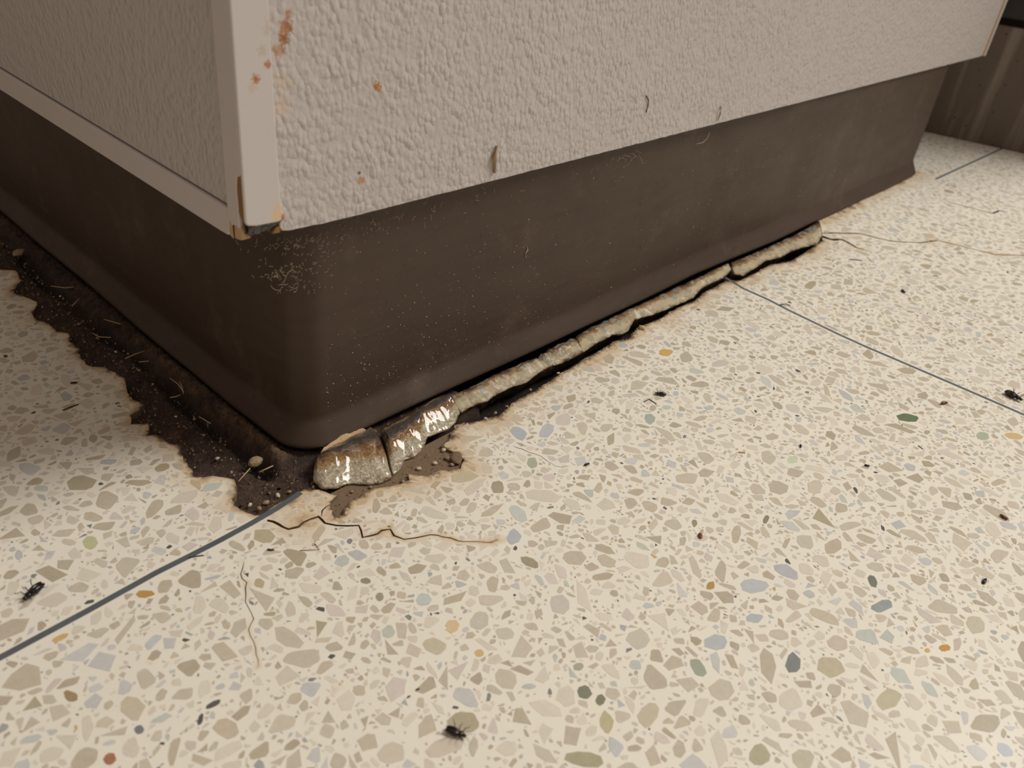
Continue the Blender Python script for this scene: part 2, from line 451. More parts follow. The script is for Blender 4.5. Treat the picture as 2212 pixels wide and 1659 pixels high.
# ------------------------------------------------------------------ the floor
X0, X1, Y0, Y1 = -1.5, 3.0, -1.6, 2.2
CX0, CX1, CY0, CY1 = -.27, .99, -.40, .42        # the area whose chips are modelled one by one
def stain_at(P):
    P = np.asarray(P)
    s = np.zeros(len(P))
    d = dist(P, DAMLINE)
    x = P[:,0]
    nz = np.array([fbm(p[0]*70, p[1]*70, 3.1, 3) for p in P])
    left = x < -.02
    s = np.maximum(s, np.where(left, .30, .62)*np.exp(-d/np.where(left, .010, .0075))*(1+1.1*nz))
    s = np.maximum(s, .9*np.exp(-d/.0016)*(1+.5*nz))
    e = dist(P, [F(1780,480)[:2], F(1880,425)[:2], F(1985,375)[:2], np.array([.69, .2])])
    s = np.maximum(s, .62*np.exp(-e/.0075)*(1+.9*nz))
    s = np.maximum(s, .85*np.exp(-e/.0018))
    for (L, _, w0) in cracks[:5]:
        k = min(1, w0/1.3)
        dd = dist(P, list(L)); s = np.maximum(s, (.5*k+.15)*np.exp(-dd/(.0004+.0012*k))*(1+1.3*nz))
    c = F(640, 1110)[:2]; s = np.maximum(s, .42*np.exp(-((P[:,0]-c[0])**2+(P[:,1]-c[1])**2)/.016**2)*(1+nz))
    return np.clip(s, 0, 1)

def build_floor():
    pts = []; edges = []
    def loop(P):
        b = len(pts); pts.extend([tuple(p) for p in P]); n = len(P)
        edges.extend([(b+i, b+(i+1) % n) for i in range(n)])
    loop([(X0, Y0), (X1, Y0), (X1, Y1), (X0, Y1)])
    loop(HOLE)
    for _, poly, _ in cracks: loop(poly)
    # extra points for the stain attribute and for the far/near mask
    G = []
    for gx in np.arange(CX0-.06, CX1+.1, .03):
        for gy in np.arange(CY0-.06, CY1+.1, .03): G.append((gx+R_.uniform(-.004,.004), gy+R_.uniform(-.004,.004)))
    D = NP.uniform([-.12, -.09], [.75, .34], (90000, 2))
    dd = dist(D, DAMLINE + [endP[0], F(1880,425)[:2], F(1985,375)[:2]])
    keep = (dd < .024) & (NP.random(len(D)) < np.clip(.45*np.exp(-dd/.009), .03, 1)) & (dd > .0007)
    D = D[keep]
    C = []
    for (L, _, w0) in cracks[:5]:
        for p in L[::1]:
            for _ in range(4): C.append(p+NP.normal(0, .0022, 2))
    C = np.array(C)
    for x in list(G)+[tuple(p) for p in D]+[tuple(p) for p in C]: pts.append(tuple(x))
    res = delaunay_2d_cdt([Vector(p) for p in pts], edges, [], 0, 1e-7)
    V = np.array([tuple(v) for v in res[0]]); T = [tuple(f) for f in res[2]]
    A = np.array(T); cen = V[A].mean(1)
    bad = pip(cen, HOLE)
    for _, poly, _ in cracks: bad |= pip(cen, poly)
    A = A[~bad]
    # drop unused
    used = np.unique(A); mp = -np.ones(len(V), int); mp[used] = np.arange(len(used)); A = mp[A]; V = V[used]
    # walls down along every border edge near the damage
    ed = {}
    for a, b, c in A:
        for e in ((a, b), (b, c), (c, a)):
            ed[e] = 1
    border = [e for e in ed if (e[1], e[0]) not in ed]
    n = len(V); verts = [(p[0], p[1], 0.) for p in V]; faces = [tuple(map(int, t)) for t in A]
    low = {}
    wall = []
    def dn(i):
        if i not in low:
            low[i] = len(verts); verts.append((V[i][0], V[i][1], -.014))
        return low[i]
    for a, b in border: wall.append((int(b), int(a), dn(int(a)), dn(int(b))))
    st = np.zeros(len(verts)); far = np.zeros(len(verts))
    near = (V[:,0] > -.2) & (V[:,0] < .8) & (V[:,1] > -.14) & (V[:,1] < .5)
    s = np.zeros(n); s[near] = stain_at(V[near])
    st[:n] = s; st[n:] = .8
    far[:n] = ~((V[:,0] > CX0) & (V[:,0] < CX1) & (V[:,1] > CY0) & (V[:,1] < CY1))
    o = mesh('floor', verts, faces+wall, M['cement'], attrs={'stain': ('FLOAT', 'POINT', st), 'far': ('FLOAT', 'POINT', far)})
    o.data.materials.append(M['slab'])
    mi = np.zeros(len(o.data.polygons), np.int32); mi[len(faces):] = 1
    o.data.polygons.foreach_set('material_index', mi)
    tag(o, 'cream terrazzo floor with beige and grey stone chips, cracked along the counter', kind='structure')
    return o
floor = build_floor()

# bottom of the floor under everything
box('subfloor', X0, X1, Y0, Y1, -.03, -.0141, M['dark'], floor)

for (a, b, c, d) in [(-.035, -.028, .06, -.10), (-.08, -.10, -.02, -.18), (.05, -.06, .12, -.10)]:
    mesh('crack_fill', [(a, d, -.0013), (c, d, -.0013), (c, b, -.0013), (a, b, -.0013)], [(0, 1, 2, 3)], M['slab'], floor) if b-d > 0 else None
# divider strips
def ribbon(name, line, wd, z0, z1, mat, parent):
    L = np.array(line); tn = np.gradient(L, axis=0); tn /= np.linalg.norm(tn, axis=1)[:,None]
    nr = np.stack([-tn[:,1], tn[:,0]], 1)*wd/2; n = len(L); V = []
    for p, q in zip(L, nr):
        V += [(p[0]+q[0], p[1]+q[1], z0), (p[0]+q[0], p[1]+q[1], z1), (p[0]-q[0], p[1]-q[1], z1), (p[0]-q[0], p[1]-q[1], z0)]
    Fc = [(4*i+k, 4*i+(k+1) % 4, 4*i+4+(k+1) % 4, 4*i+4+k) for i in range(n-1) for k in range(4)]
    Fc += [(0, 1, 2, 3), (4*n-1, 4*n-2, 4*n-3, 4*n-4)]
    return recalc(mesh(name, V, Fc, mat, parent))
for L, wd in zip((S1, S2, S3), SW):
    ribbon('divider_strip', resample(L, 60) if len(L) > 3 else L, wd, -.004, .00012, M['strip'], floor)

# ------------------------------------------------------------------ stone chips (packed without overlap, largest first)
RES = .00032
gw, gh = int((CX1-CX0)/RES), int((CY1-CY0)/RES)
occ = np.zeros((gh, gw), bool)
def raster(poly, grow=0.0):
    P = np.asarray(poly)
    if grow:
        c = P.mean(0); d = P-c; P = c+d*(1+grow/np.maximum(np.linalg.norm(d, axis=1), 1e-6))[:,None]
    x0, y0 = P.min(0); x1, y1 = P.max(0)
    i0, i1 = int((x0-CX0)/RES), int((x1-CX0)/RES)+2; j0, j1 = int((y0-CY0)/RES), int((y1-CY0)/RES)+2
    if i0 < 0 or j0 < 0 or i1 > gw or j1 > gh: return None
    xs = CX0+(np.arange(i0, i1)+.5)*RES; ys = CY0+(np.arange(j0, j1)+.5)*RES
    return i0, i1, j0, j1, xs, ys, P
def inside(xs, ys, P):
    ins = np.zeros((len(ys), len(xs)), bool); x = xs[None,:]; y = ys[:,None]; j = len(P)-1
    for i in range(len(P)):
        xi, yi = P[i]; xj, yj = P[j]
        if yi != yj: ins ^= ((yi > y) != (yj > y)) & (x < (xj-xi)*(y-yi)/(yj-yi)+xi)
        j = i
    return ins
def block(poly, grow=0):
    P = np.asarray(poly); x0, y0 = np.maximum(P.min(0), [CX0, CY0]); x1, y1 = np.minimum(P.max(0), [CX1, CY1])
    if x1 <= x0 or y1 <= y0: return
    i0, i1 = int((x0-CX0)/RES), min(gw, int((x1-CX0)/RES)+2); j0, j1 = int((y0-CY0)/RES), min(gh, int((y1-CY0)/RES)+2)
    xs = CX0+(np.arange(i0, i1)+.5)*RES; ys = CY0+(np.arange(j0, j1)+.5)*RES
    occ[j0:j1, i0:i1] |= inside(xs, ys, P)
block(HOLE)
for _, poly, _ in cracks:
    c = poly; L2 = c[:len(c)//2]; L3 = c[len(c)//2:]
    dd = (L2-L3[::-1]); dd = dd/(np.linalg.norm(dd, axis=1)[:,None]+1e-9)*.0003
    block(np.r_[L2+dd, L3-dd[::-1]])
for L, wd in zip((S1, S2, S3), SW):
    L = np.array(L); tn = np.gradient(L, axis=0); tn /= np.linalg.norm(tn, axis=1)[:,None]; nr = np.stack([-tn[:,1], tn[:,0]], 1)*(wd/2+.0004)
    block(np.r_[L+nr, (L-nr)[::-1]])
block([(.004, .004), (.68, .004), (.68, 1), (.004, 1)])       # nothing to see under the counter
# keep only what the photograph or a step aside could see
yy, xx = np.mgrid[0:gh, 0:gw]; PX = CX0+xx*RES; PY = CY0+yy*RES
occ |= (PX < -.05) & (PY > .36)
del yy, xx, PX, PY

chips = []   # (poly, colour)
C_ = lambda r, g, b: np.array(lin(r, g, b)[:3])
PAL = [(C_(208,197,179), .25), (C_(200,188,168), .22), (C_(222,212,196), .24), (C_(190,177,156), .12), (C_(216,204,193), .07),
       (C_(208,205,200), .06), (C_(199,198,195), .035), (C_(199,201,192), .02), (C_(184,172,146), .02), (C_(178,178,175), .014),
       (C_(140,139,135), .005), (C_(96,93,88), .003), (C_(204,170,114), .004), (C_(172,126,88), .002)]
PC = np.array([p[0] for p in PAL]); PW = np.array([p[1] for p in PAL]); PW /= PW.sum(); PWc = np.cumsum(PW)
def shape(r, rng):
    n = rng.choice((3, 4, 4, 4, 5, 5, 6, 7)); asp = 1+abs(rng.gauss(0, .8)); asp = min(asp, 3.6)
    a0 = rng.uniform(0, 6.28); rot = rng.uniform(0, 6.28); P = []
    for i in range(n):
        a = a0+2*math.pi*(i+rng.uniform(-.36, .36))/n; q = r*rng.uniform(.74, 1.2)
        P.append((math.cos(a)*q*math.sqrt(asp), math.sin(a)*q/math.sqrt(asp)))
    if rng.random() < .5:   # knock the corners off
        Q = []
        for i in range(n):
            a, b = P[i], P[(i+1) % n]; k = .16
            Q += [(a[0]+(b[0]-a[0])*k, a[1]+(b[1]-a[1])*k), (a[0]+(b[0]-a[0])*(1-k), a[1]+(b[1]-a[1])*(1-k))]
        P = Q
    if r > .0016 and rng.random() < .3:   # a slightly ragged rim
        Q = []
        for i in range(len(P)):
            a, b = P[i], P[(i+1) % len(P)]
            Q += [a, ((a[0]+b[0])/2*(1+rng.uniform(-.07, .04)), (a[1]+b[1])/2*(1+rng.uniform(-.07, .04)))]
        P = Q
    c, s = math.cos(rot), math.sin(rot)
    return np.array([(c*x-s*y, s*x+c*y) for x, y in P])
def place(P, col, grow, force=False):
    r = raster(P, grow)
    if r is None: return False
    i0, i1, j0, j1, xs, ys, Pg = r
    sub = occ[j0:j1, i0:i1]
    if not force and sub[(j1-j0)//2, (i1-i0)//2]: return False
    m = inside(xs, ys, Pg)
    if (sub & m).any() and not force: return False
    sub |= m
    chips.append((P, col)); return True
# chips that stand out in the photograph: centre px, width, height, tilt in the picture, colour
SPECIAL = [(1960,902,52,18,6,(96,116,80)),(1712,1432,38,44,20,(122,126,128)),(2040,1399,27,16,0,(198,142,52)),(2003,1405,14,10,20,(214,172,104)),
 (1508,1443,46,30,55,(158,166,148)),(1628,1265,62,32,8,(192,196,200)),(1545,1387,60,34,-5,(186,192,196)),(1437,762,34,16,0,(214,174,96)),
 (313,1283,44,16,-3,(190,148,74)),(130,1378,40,12,-25,(216,180,112)),(1035,1411,23,18,0,(214,184,120)),(978,1353,30,30,40,(222,196,150)),
 (1142,1483,30,14,0,(196,196,194)),(915,1296,37,30,0,(196,206,202)),(1263,1495,34,32,50,(118,120,98)),(1297,1512,24,24,0,(120,120,92)),
 (1093,1466,52,46,20,(206,196,176)),(1145,1215,46,22,28,(158,148,122)),(820,1066,20,18,0,(188,176,150)),(195,1172,32,30,0,(196,196,150)),
 (490,1573,58,46,10,(206,192,168)),(286,1530,58,56,0,(208,196,172)),(153,1504,36,24,25,(160,136,100)),(300,1576,22,20,0,(122,122,130)),
 (433,1554,12,26,15,(78,74,74)),(460,1522,36,12,-28,(86,80,78)),(237,1640,26,30,20,(168,112,82)),(962,1614,100,42,-18,(216,202,184)),
 (845,1628,66,52,0,(216,204,186)),(1380,1380,52,46,10,(208,200,184)),(1260,1640,84,36,8,(170,164,132)),(570,1158,52,32,8,(188,176,146)),
 (1795,1440,62,46,20,(196,184,156)),(1340,1400,60,60,0,(210,202,188)),(2108,1350,50,38,25,(204,194,172)),(1920,1510,60,44,-20,(196,186,156)),
 (1640,1630,48,50,0,(180,172,142)),(1735,1640,50,44,30,(196,190,164)),(2170,1620,40,24,30,(190,198,206)),(1403,905,28,22,35,(170,180,168)),
 (2122,942,30,18,12,(176,186,164)),(1905,1310,26,52,70,(150,158,158)),(1885,1255,20,30,-30,(112,118,104)),(1440,880,20,10,0,(196,206,188)),
 (1712,993,26,18,-15,(206,216,188)),(2190,942,38,16,10,(216,186,130)),(1460,850,14,10,0,(190,196,196)),(1345,745,24,12,15,(176,186,192)),
 (1535,1265,18,22,35,(176,142,76)),(1630,1335,40,22,0,(182,188,196)),(1810,1390,50,30,20,(208,194,178)),(560,1260,26,20,20,(190,176,142)),
 (1240,1205,58,32,5,(198,188,168)),(1310,1212,46,28,25,(204,192,172)),(1000,1030,66,26,-5,(202,192,166)),(1075,1052,30,30,0,(170,158,134)),
 (1110,1052,30,18,8,(206,192,170)),(1180,930,36,28,-35,(196,196,200)),(1120,935,42,26,35,(180,190,196)),(1150,1000,22,26,0,(176,180,160)),
 (1120,1110,50,26,40,(204,210,204)),(1080,1105,48,32,15,(218,206,190)),(1110,1160,34,34,0,(184,190,196)),(350,1010,36,16,-15,(176,160,132)),
 (2125,1257,12,12,0,(90,88,86)),(1250,1440,24,20,-10,(172,170,150)),(840,1365,30,32,0,(196,200,186)),(1700,1235,60,26,28,(186,186,194)),
 (790,1255,24,14,0,(150,138,118)),(820,1290,20,20,-10,(156,148,130)),(1400,1545,44,60,20,(204,192,168)),(1310,1560,30,48,-8,(192,182,142)),
 (1560,1490,60,46,0,(206,196,176)),(1800,1180,44,30,-20,(196,182,160)),(1740,1170,40,30,30,(206,196,178)),(1590,1155,22,44,5,(196,184,162)),
 (590,1185,1,1,0,(180,170,150)),(1655,1122,12,20,25,(140,130,100)),(1500,1130,12,16,0,(150,140,110)),(1210,1305,44,44,20,(208,200,188)),
 (1035,1340,40,44,30,(206,200,184)),(1000,1372,40,30,20,(204,192,166)),(1090,1368,44,30,5,(208,202,186)),(940,1395,52,34,20,(202,192,166))]
rs = random.Random(5)
for (cx, cy, wpx, hpx, ang, col) in SPECIAL:
    if wpx < 3: continue
    n = rs.choice((7, 8, 9)); a = math.radians(ang); P = []
    for i in range(n):
        th = 2*math.pi*(i+rs.uniform(-.3, .3))/n; q = rs.uniform(.86, 1.12)
        x, y = wpx/2*q*math.cos(th), hpx/2*q*math.sin(th)
        P.append(F(cx+x*math.cos(a)-y*math.sin(a), cy+x*math.sin(a)+y*math.cos(a))[:2])
    place(np.array(P), np.array(lin(*[v*.85+m_*.15 for v, m_ in zip(col, (200,190,172))])[:3]), .0005, False)
rng = random.Random(21)
def visw(x, y):
    return x < .92 and (y < .01 or x < 0)
for (r0, r1, tries, gap) in [(.0038, .0055, 3000, .00025), (.0027, .0038, 16000, .00025), (.0019, .0027, 50000, .00025), (.0013, .0020, 75000, .00025), (.0008, .0013, 120000, .0002), (.00045, .0008, 90000, .0001)]:
    xs = CX0+NP.random(tries)*(CX1-CX0); ys = CY0+NP.random(tries)*(CY1-CY0)
    ii = ((xs-CX0)/RES).astype(int).clip(0, gw-1); jj = ((ys-CY0)/RES).astype(int).clip(0, gh-1)
    for k in range(tries):
        if occ[jj[k], ii[k]]: continue
        x, y = xs[k], ys[k]
        if r0 < .001 and (x > .45 or x < -.17 or y < -.3 or y > .2): continue
        r = rng.uniform(r0, r1)
        P = shape(r, rng)+(x, y)
        ci = int(np.searchsorted(PWc, rng.random()))
        if r < .0014 and rng.random() < .05: ci = rng.choice((9, 10, 11))
        ci = min(ci, len(PC)-1)
        if r > .0019 and ci >= 9: ci = rng.randrange(4)
        place(P, np.clip(PC[ci]*rng.uniform(.93, 1.05), 0, 1), gap)
print('chips', len(chips), 'coverage', occ.mean())
cents = np.array([c[0].mean(0) for c in chips])
allP = np.concatenate([c[0] for c in chips]); cnt = np.array([len(c[0]) for c in chips]); st0 = np.r_[0, np.cumsum(cnt)[:-1]]
px, dep = proj(np.c_[allP, np.zeros(len(allP))])
area_px = np.zeros(len(chips))
for k in range(len(chips)):
    q = px[st0[k]:st0[k]+cnt[k]]; x, y = q[:,0], q[:,1]
    A_ = .5*abs(np.dot(x, np.roll(y, -1))-np.dot(y, np.roll(x, -1)))
    cxx, cyy = x.mean(), y.mean()
    if 0 < cxx < 2212 and 0 < cyy < 1659: area_px[k] = A_
stn = np.zeros(len(chips)); nearc = (cents[:,0] > -.12) & (cents[:,0] < .75) & (cents[:,1] > -.10) & (cents[:,1] < .34)
stn[nearc] = stain_at(cents[nearc])
big = set(np.argsort(-area_px)[:300].tolist())
ZT = .00005
def chip_geo(P, V, Fc, zt=ZT):
    n = len(P); b = len(V)
    a_ = np.dot(P[:,0], np.roll(P[:,1], -1))-np.dot(P[:,1], np.roll(P[:,0], -1))
    if a_ < 0: P = P[::-1]
    V += [(p[0], p[1], zt) for p in P]+[(p[0], p[1], -.0006) for p in P]
    Fc.append(tuple(range(b, b+n))); Fc += [(b+i, b+n+i, b+n+(i+1) % n, b+(i+1) % n) for i in range(n)]
    return 2*n
V = []; Fc = []; col = []; sta = []
for k, (P, c) in enumerate(chips):
    if k in big: continue
    n = chip_geo(P, V, Fc); col += [(*c, 1)]*n; sta += [stn[k]]*n
o = mesh('chips', V, Fc, M['chip'], floor, attrs={'chipcol': ('FLOAT_COLOR', 'POINT', col), 'stain': ('FLOAT', 'POINT', sta)})
o['kind'] = 'stuff'
for k in sorted(big):
    P, c = chips[k]; V = []; Fc = []; n = chip_geo(P, V, Fc, ZT+.00002)
    mesh('chip', V, Fc, M['chip'], floor, attrs={'chipcol': ('FLOAT_COLOR', 'POINT', [(*c, 1)]*n), 'stain': ('FLOAT', 'POINT', [stn[k]]*n)})
del occ

# ------------------------------------------------------------------ the bed of old mortar and dirt in the broken-out strip
GAPC = [F(*p)[:2] for p in [(915,950),(945,925),(1000,903),(1050,884),(1100,852),(1150,832),(1187,806),(1259,772),(1324,731),(1371,700),(1411,684),(1444,666),(1498,646),(1520,626),(1563,603),(1610,598),(1660,568),(1720,548),(1765,528)]]
def bed():
    V = []; Fc = []; dk = []; tn = []
    def patch(x0, x1, y0, y1, st):
        nx = int((x1-x0)/st)+1; ny = int((y1-y0)/st)+1
        X, Y = np.meshgrid(np.linspace(x0, x1, nx), np.linspace(y0, y1, ny)); P = np.c_[X.ravel(), Y.ravel()]
        dB = dist(P, DAMLINE); dG = dist(P, GAPC)
        x, y = P[:,0], P[:,1]
        nz = np.array([fbm(a*90, b*90, 0, 5) for a, b in P]); n2 = np.array([fbm(a*25, b*25, 5, 3) for a, b in P])
        z = -.0013-.0011*(1+nz)+.0004*NP.normal(0, 1, len(P))
        D = np.zeros(len(P))
        # left of the corner: a channel, then a crumbly ledge under the toe of the base
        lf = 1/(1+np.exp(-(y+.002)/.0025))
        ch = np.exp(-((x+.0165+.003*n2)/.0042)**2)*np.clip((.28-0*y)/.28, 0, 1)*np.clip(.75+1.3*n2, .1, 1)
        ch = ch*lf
        z = z-.0085*ch; D = np.maximum(D, ch)  # channel sunk, and its shade painted by the same mask
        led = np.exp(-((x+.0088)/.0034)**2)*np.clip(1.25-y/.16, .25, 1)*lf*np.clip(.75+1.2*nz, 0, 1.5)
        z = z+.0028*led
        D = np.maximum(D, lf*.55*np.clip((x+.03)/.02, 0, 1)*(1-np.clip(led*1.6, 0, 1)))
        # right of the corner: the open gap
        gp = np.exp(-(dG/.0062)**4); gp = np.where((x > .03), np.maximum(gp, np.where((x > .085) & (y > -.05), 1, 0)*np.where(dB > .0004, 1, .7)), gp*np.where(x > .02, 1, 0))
        z = z-.0115*gp; D = np.maximum(D, gp)  # gap deepened, with its black shade also put into the colour
        # crumbs heaped at the corner
        cr = np.exp(-((x+.006)**2+(y-.000)**2)/.010**2); z = z+.0025*cr*(.6+nz)
        z = np.minimum(z, np.where(dB < .0012, -.0004, .002))
        z = np.maximum(z, -.0136)
        b = len(V); V.extend(np.c_[P, z].tolist()); dk.extend(np.clip(D, 0, 1).tolist()); tn.extend(np.clip(led, 0, 1).tolist())
        for j in range(ny-1):
            for i in range(nx-1):
                a = b+j*nx+i; Fc.append((a, a+1, a+nx+1, a+nx))
    patch(-.078, .008, -.012, .34, .0008)
    patch(-.06, .02, .34, 1.1, .004)
    patch(-.065, .478, -.07, -.012, .0009) if False else patch(-.05, .12, -.066, -.012, .0008)
    patch(.12, .47, -.045, .02, .0014)
    patch(.02, .12, -.012, .02, .002)
    return V, Fc, dk, tn
V, Fc, dk, tn = bed()
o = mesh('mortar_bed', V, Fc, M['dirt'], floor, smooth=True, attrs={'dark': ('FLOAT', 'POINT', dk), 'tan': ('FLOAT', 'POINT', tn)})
o['kind'] = 'stuff'; o['label'] = 'dark brown crumbling mortar and dirt in the broken-out strip'

# ------------------------------------------------------------------ broken terrazzo pieces between base and gap
def fragment(label, back, front, top, mat, seed, zb=.001, zf=-.0006, prof=None, K=22, step=.0005, rough=.0004, thick=.008, name='terrazzo_fragment', group='broken terrazzo pieces along the base'):
    B = [F(x, y, zb) for x, y in back]; Fr = [F(x, y, zf) for x, y in front]
    L = sum(np.linalg.norm(np.array(Fr[i+1])-Fr[i]) for i in range(len(Fr)-1)); N = max(12, int(L/step))
    B = resample(B, N); Fr = resample(Fr, N)
    c = (B.mean(0)+Fr.mean(0))/2
    root = None
    V = []; vv = []
    prof = prof or (lambda t: math.sin(math.pi*min(1, t*1.15))**.7 if t < .87 else .35)
    for i in range(N):
        e = min(i, N-1-i)/4.0; e = min(1, e)
        for k in range(K):
            t = k/(K-1); p = B[i]*(1-t)+Fr[i]*t
            a = fbm(p[0]*160+seed, p[1]*160, seed, 4)
            wr = noise.noise(Vector((p[0]*700, p[1]*700, seed)))+.6*noise.noise(Vector((p[0]*1300, p[1]*1300, seed+4)))
            h = top*prof(t)*(.6+.4*e)+rough*a*1.6+(.00026 if mat is M['wet'] else .00012)*wr*+.0004*fbm(p[0]*45, p[1]*45, seed*1.7, 2)
            V.append((p[0]+.0002*a, p[1]+(.0003*noise.noise(Vector((p[0]*400, seed, 0))) if t == 1 else 0), p[2]+h)); vv.append(t)
        # front wall, undercut, then the underside back to the rear
        for q, (s, dz) in enumerate([(.96, .10), (.78, .30), (.60, 1.0), (0.02, 1.0)]):
            p = B[i]*(1-s)+Fr[i]*s
            a = noise.noise(Vector((p[0]*500, q*3.3, seed)))
            V.append((p[0]+.0004*a, p[1]+.0005*a, zf-thick*dz)); vv.append((.98, 1, 1, 0)[q])
    m = K+4; Fc = []
    for i in range(N-1):
        for k in range(m):
            Fc.append((i*m+k, i*m+(k+1) % m, (i+1)*m+(k+1) % m, (i+1)*m+k))
    Fc.append(tuple(range(m-1, -1, -1))); Fc.append(tuple((N-1)*m+k for k in range(m)))
    o = recalc(mesh(name, V, Fc, mat, None, True, attrs={'vv': ('FLOAT', 'POINT', vv)}))
    tag(o, label, 'fragment', group)
    return o
def prof_chunk(t):
    return min(1, .5+t*2)*(1-max(0, t-.40)/.60)**.95
def prof_ledge(t):
    return min(1, .5+t*2.5)*(1-max(0, t-.25)/.75)**.9
fragment('glossy varnished terrazzo chunk with dark back lying at the corner of the base',
   [(682,1000),(702,985),(735,968),(767,950),(800,934),(818,946)], [(676,1040),(696,1056),(724,1057),(759,1045),(790,1048),(821,1044),(846,1034)], .0062, M['wet'], 1.3, zb=.0006, prof=prof_chunk, rough=.00045)
fragment('glossy varnished terrazzo chunk with a small hole, wedged behind the corner chunk',
   [(822,934),(850,924),(889,902),(930,874),(968,857)], [(850,1026),(862,1018),(876,993),(896,988),(915,966),(924,945),(940,939),(968,928),(984,912),(994,892)], .0046, M['wet'], 4.1, zb=.0006, prof=prof_chunk, rough=.00045)
fragment('long matt tan terrazzo sliver between the glossy chunk and the crumbled piece',
   [(966,859),(1009,845),(1060,818),(1110,795),(1156,776)], [(998,892),(1019,877),(1052,867),(1076,850),(1109,834),(1135,828),(1163,806),(1186,792)], .0022, M['dry'], 7.7, prof=prof_ledge)
fragment('crumbled sandy terrazzo piece on the long edge of the gap',
   [(1159,776),(1200,752),(1240,732)], [(1187,790),(1215,784),(1240,772),(1258,762)], .0026, M['dry'], 9.9, prof=prof_ledge, rough=.0012)
fragment('longest cream terrazzo sliver, ending where the metal strip meets the base',
   [(1242,731),(1274,712),(1353,674),(1425,641),(1498,607),(1572,571)], [(1260,761),(1285,744),(1324,723),(1345,722),(1357,715),(1371,690),(1411,679),(1444,667),(1498,643),(1516,622),(1540,610),(1563,600),(1580,583)], .0020, M['dry'], 12.1, prof=prof_ledge)
fragment('cream terrazzo sliver farthest along the base beside the hairline cracks',
   [(1578,570),(1642,543),(1715,510),(1768,482)], [(1588,592),(1606,596),(1653,564),(1686,556),(1705,545),(1722,538),(1765,528),(1776,509)], .0012, M['dry'], 15.5, prof=prof_ledge)
# thin yellowed edge of the slab standing behind the chunk
fragment('thin yellowed adhesive edge standing under the toe of the base',
   [(693,985),(735,955),(790,934)], [(690,1000),(720,978),(770,953),(802,938)], .0030, M['tan'], 20, zb=.001, thick=.004, prof=lambda t: 1, K=5)

# ------------------------------------------------------------------ brown coved base
TOE = [F(x, y, .002) for x, y in [(1977,377),(1880,427),(1787,471),(1650,530),(1500,593),(1300,690),(1100,783),(900,872),(760,936)]]
TOEL = [F(x, y, .002) for x, y in [(540,912),(470,852),(400,790),(280,692),(181,606),(100,540),(30,480)]]
frontx = np.array([t[0] for t in TOE])[::-1]; fronty = np.array([t[1] for t in TOE])[::-1]
lefty = np.array([t[1] for t in TOEL]); leftx = np.array([t[0] for t in TOEL])
print('toe front y', fronty, 'toe left x', leftx)
TO = .0062      # how far the toe stands out
PROF = [(.0, .124), (0, .10), (0, .08), (0, .06), (0, .045), (0, .032), (.0, .024), (.0, .0185), (.0, .0140), (.0003, .0122), (.0010, .0108), (.0022, .0090), (.0035, .0070), (.0047, .0052), (.0058, .0036), (.0063, .0026), (.0062, .0017), (.0, .0016), (-.003, .004), (-.003, .124)]
def base_path():
    pts = []  # (x, y, nx, ny)
    cl = lambda f: min(max(f, -.0025), .0025)
    for y in np.linspace(1.1, .36, 8): pts.append((0, y, -1, 0))
    for y in np.linspace(.34, .013, 34): pts.append((cl(np.interp(y, lefty, leftx)+TO) * min(1, (y-.013)/.03), y, -1, 0))
    r = .0115
    for a in np.linspace(0, 90, 13)[1:-1]:
        t = math.radians(a); pts.append((r-r*math.cos(t), r-r*math.sin(t), -math.cos(t), -math.sin(t)))
    for x in np.linspace(.0125, .668, 66): pts.append((x, cl(np.interp(x, frontx, fronty)+TO) * min(1, (x-.0125)/.06), 0, -1))
    ye = pts[-1][1]; r2 = .010
    for a in np.linspace(0, 90, 9)[1:]:
        t = math.radians(a); pts.append((.668+r2*math.sin(t), ye+r2-r2*math.cos(t), math.sin(t), -math.cos(t)))
    for y in np.linspace(.03, .62, 12): pts.append((.678, ye+y, 1, 0))
    return pts
V = []; bp = base_path(); m = len(PROF)
for (x, y, nx, ny) in bp:
    corner = math.exp(-((x-.002)**2+(y-.002)**2)/.016**2)
    for (o_, z) in PROF:
        oo = o_*(1+.15*noise.noise(Vector((x*14, y*14, 2)))) if o_ > 0 else o_
        lean = 0.0
        zz = z if z > .02 else z*(1+.1*noise.noise(Vector((x*20, y*20, 7))))
        V.append((x+nx*(oo+lean), y+ny*(oo+lean), zz))
Fc = [(i*m+k, i*m+(k+1) % m, (i+1)*m+(k+1) % m, (i+1)*m+k) for i in range(len(bp)-1) for k in range(m)]
Fc += [tuple(range(m)), tuple((len(bp)-1)*m+k for k in range(m-1, -1, -1))]
base = recalc(mesh('baseboard_front', V, Fc, M['vinyl'], None, True))
tag(base, 'glossy dark brown coved vinyl base wrapping the counter corner above the floor', kind='structure')
# plinth behind it
plinth = box('plinth', .0035, .674, .006, .60, -.0005, .13, M['dark'], base)

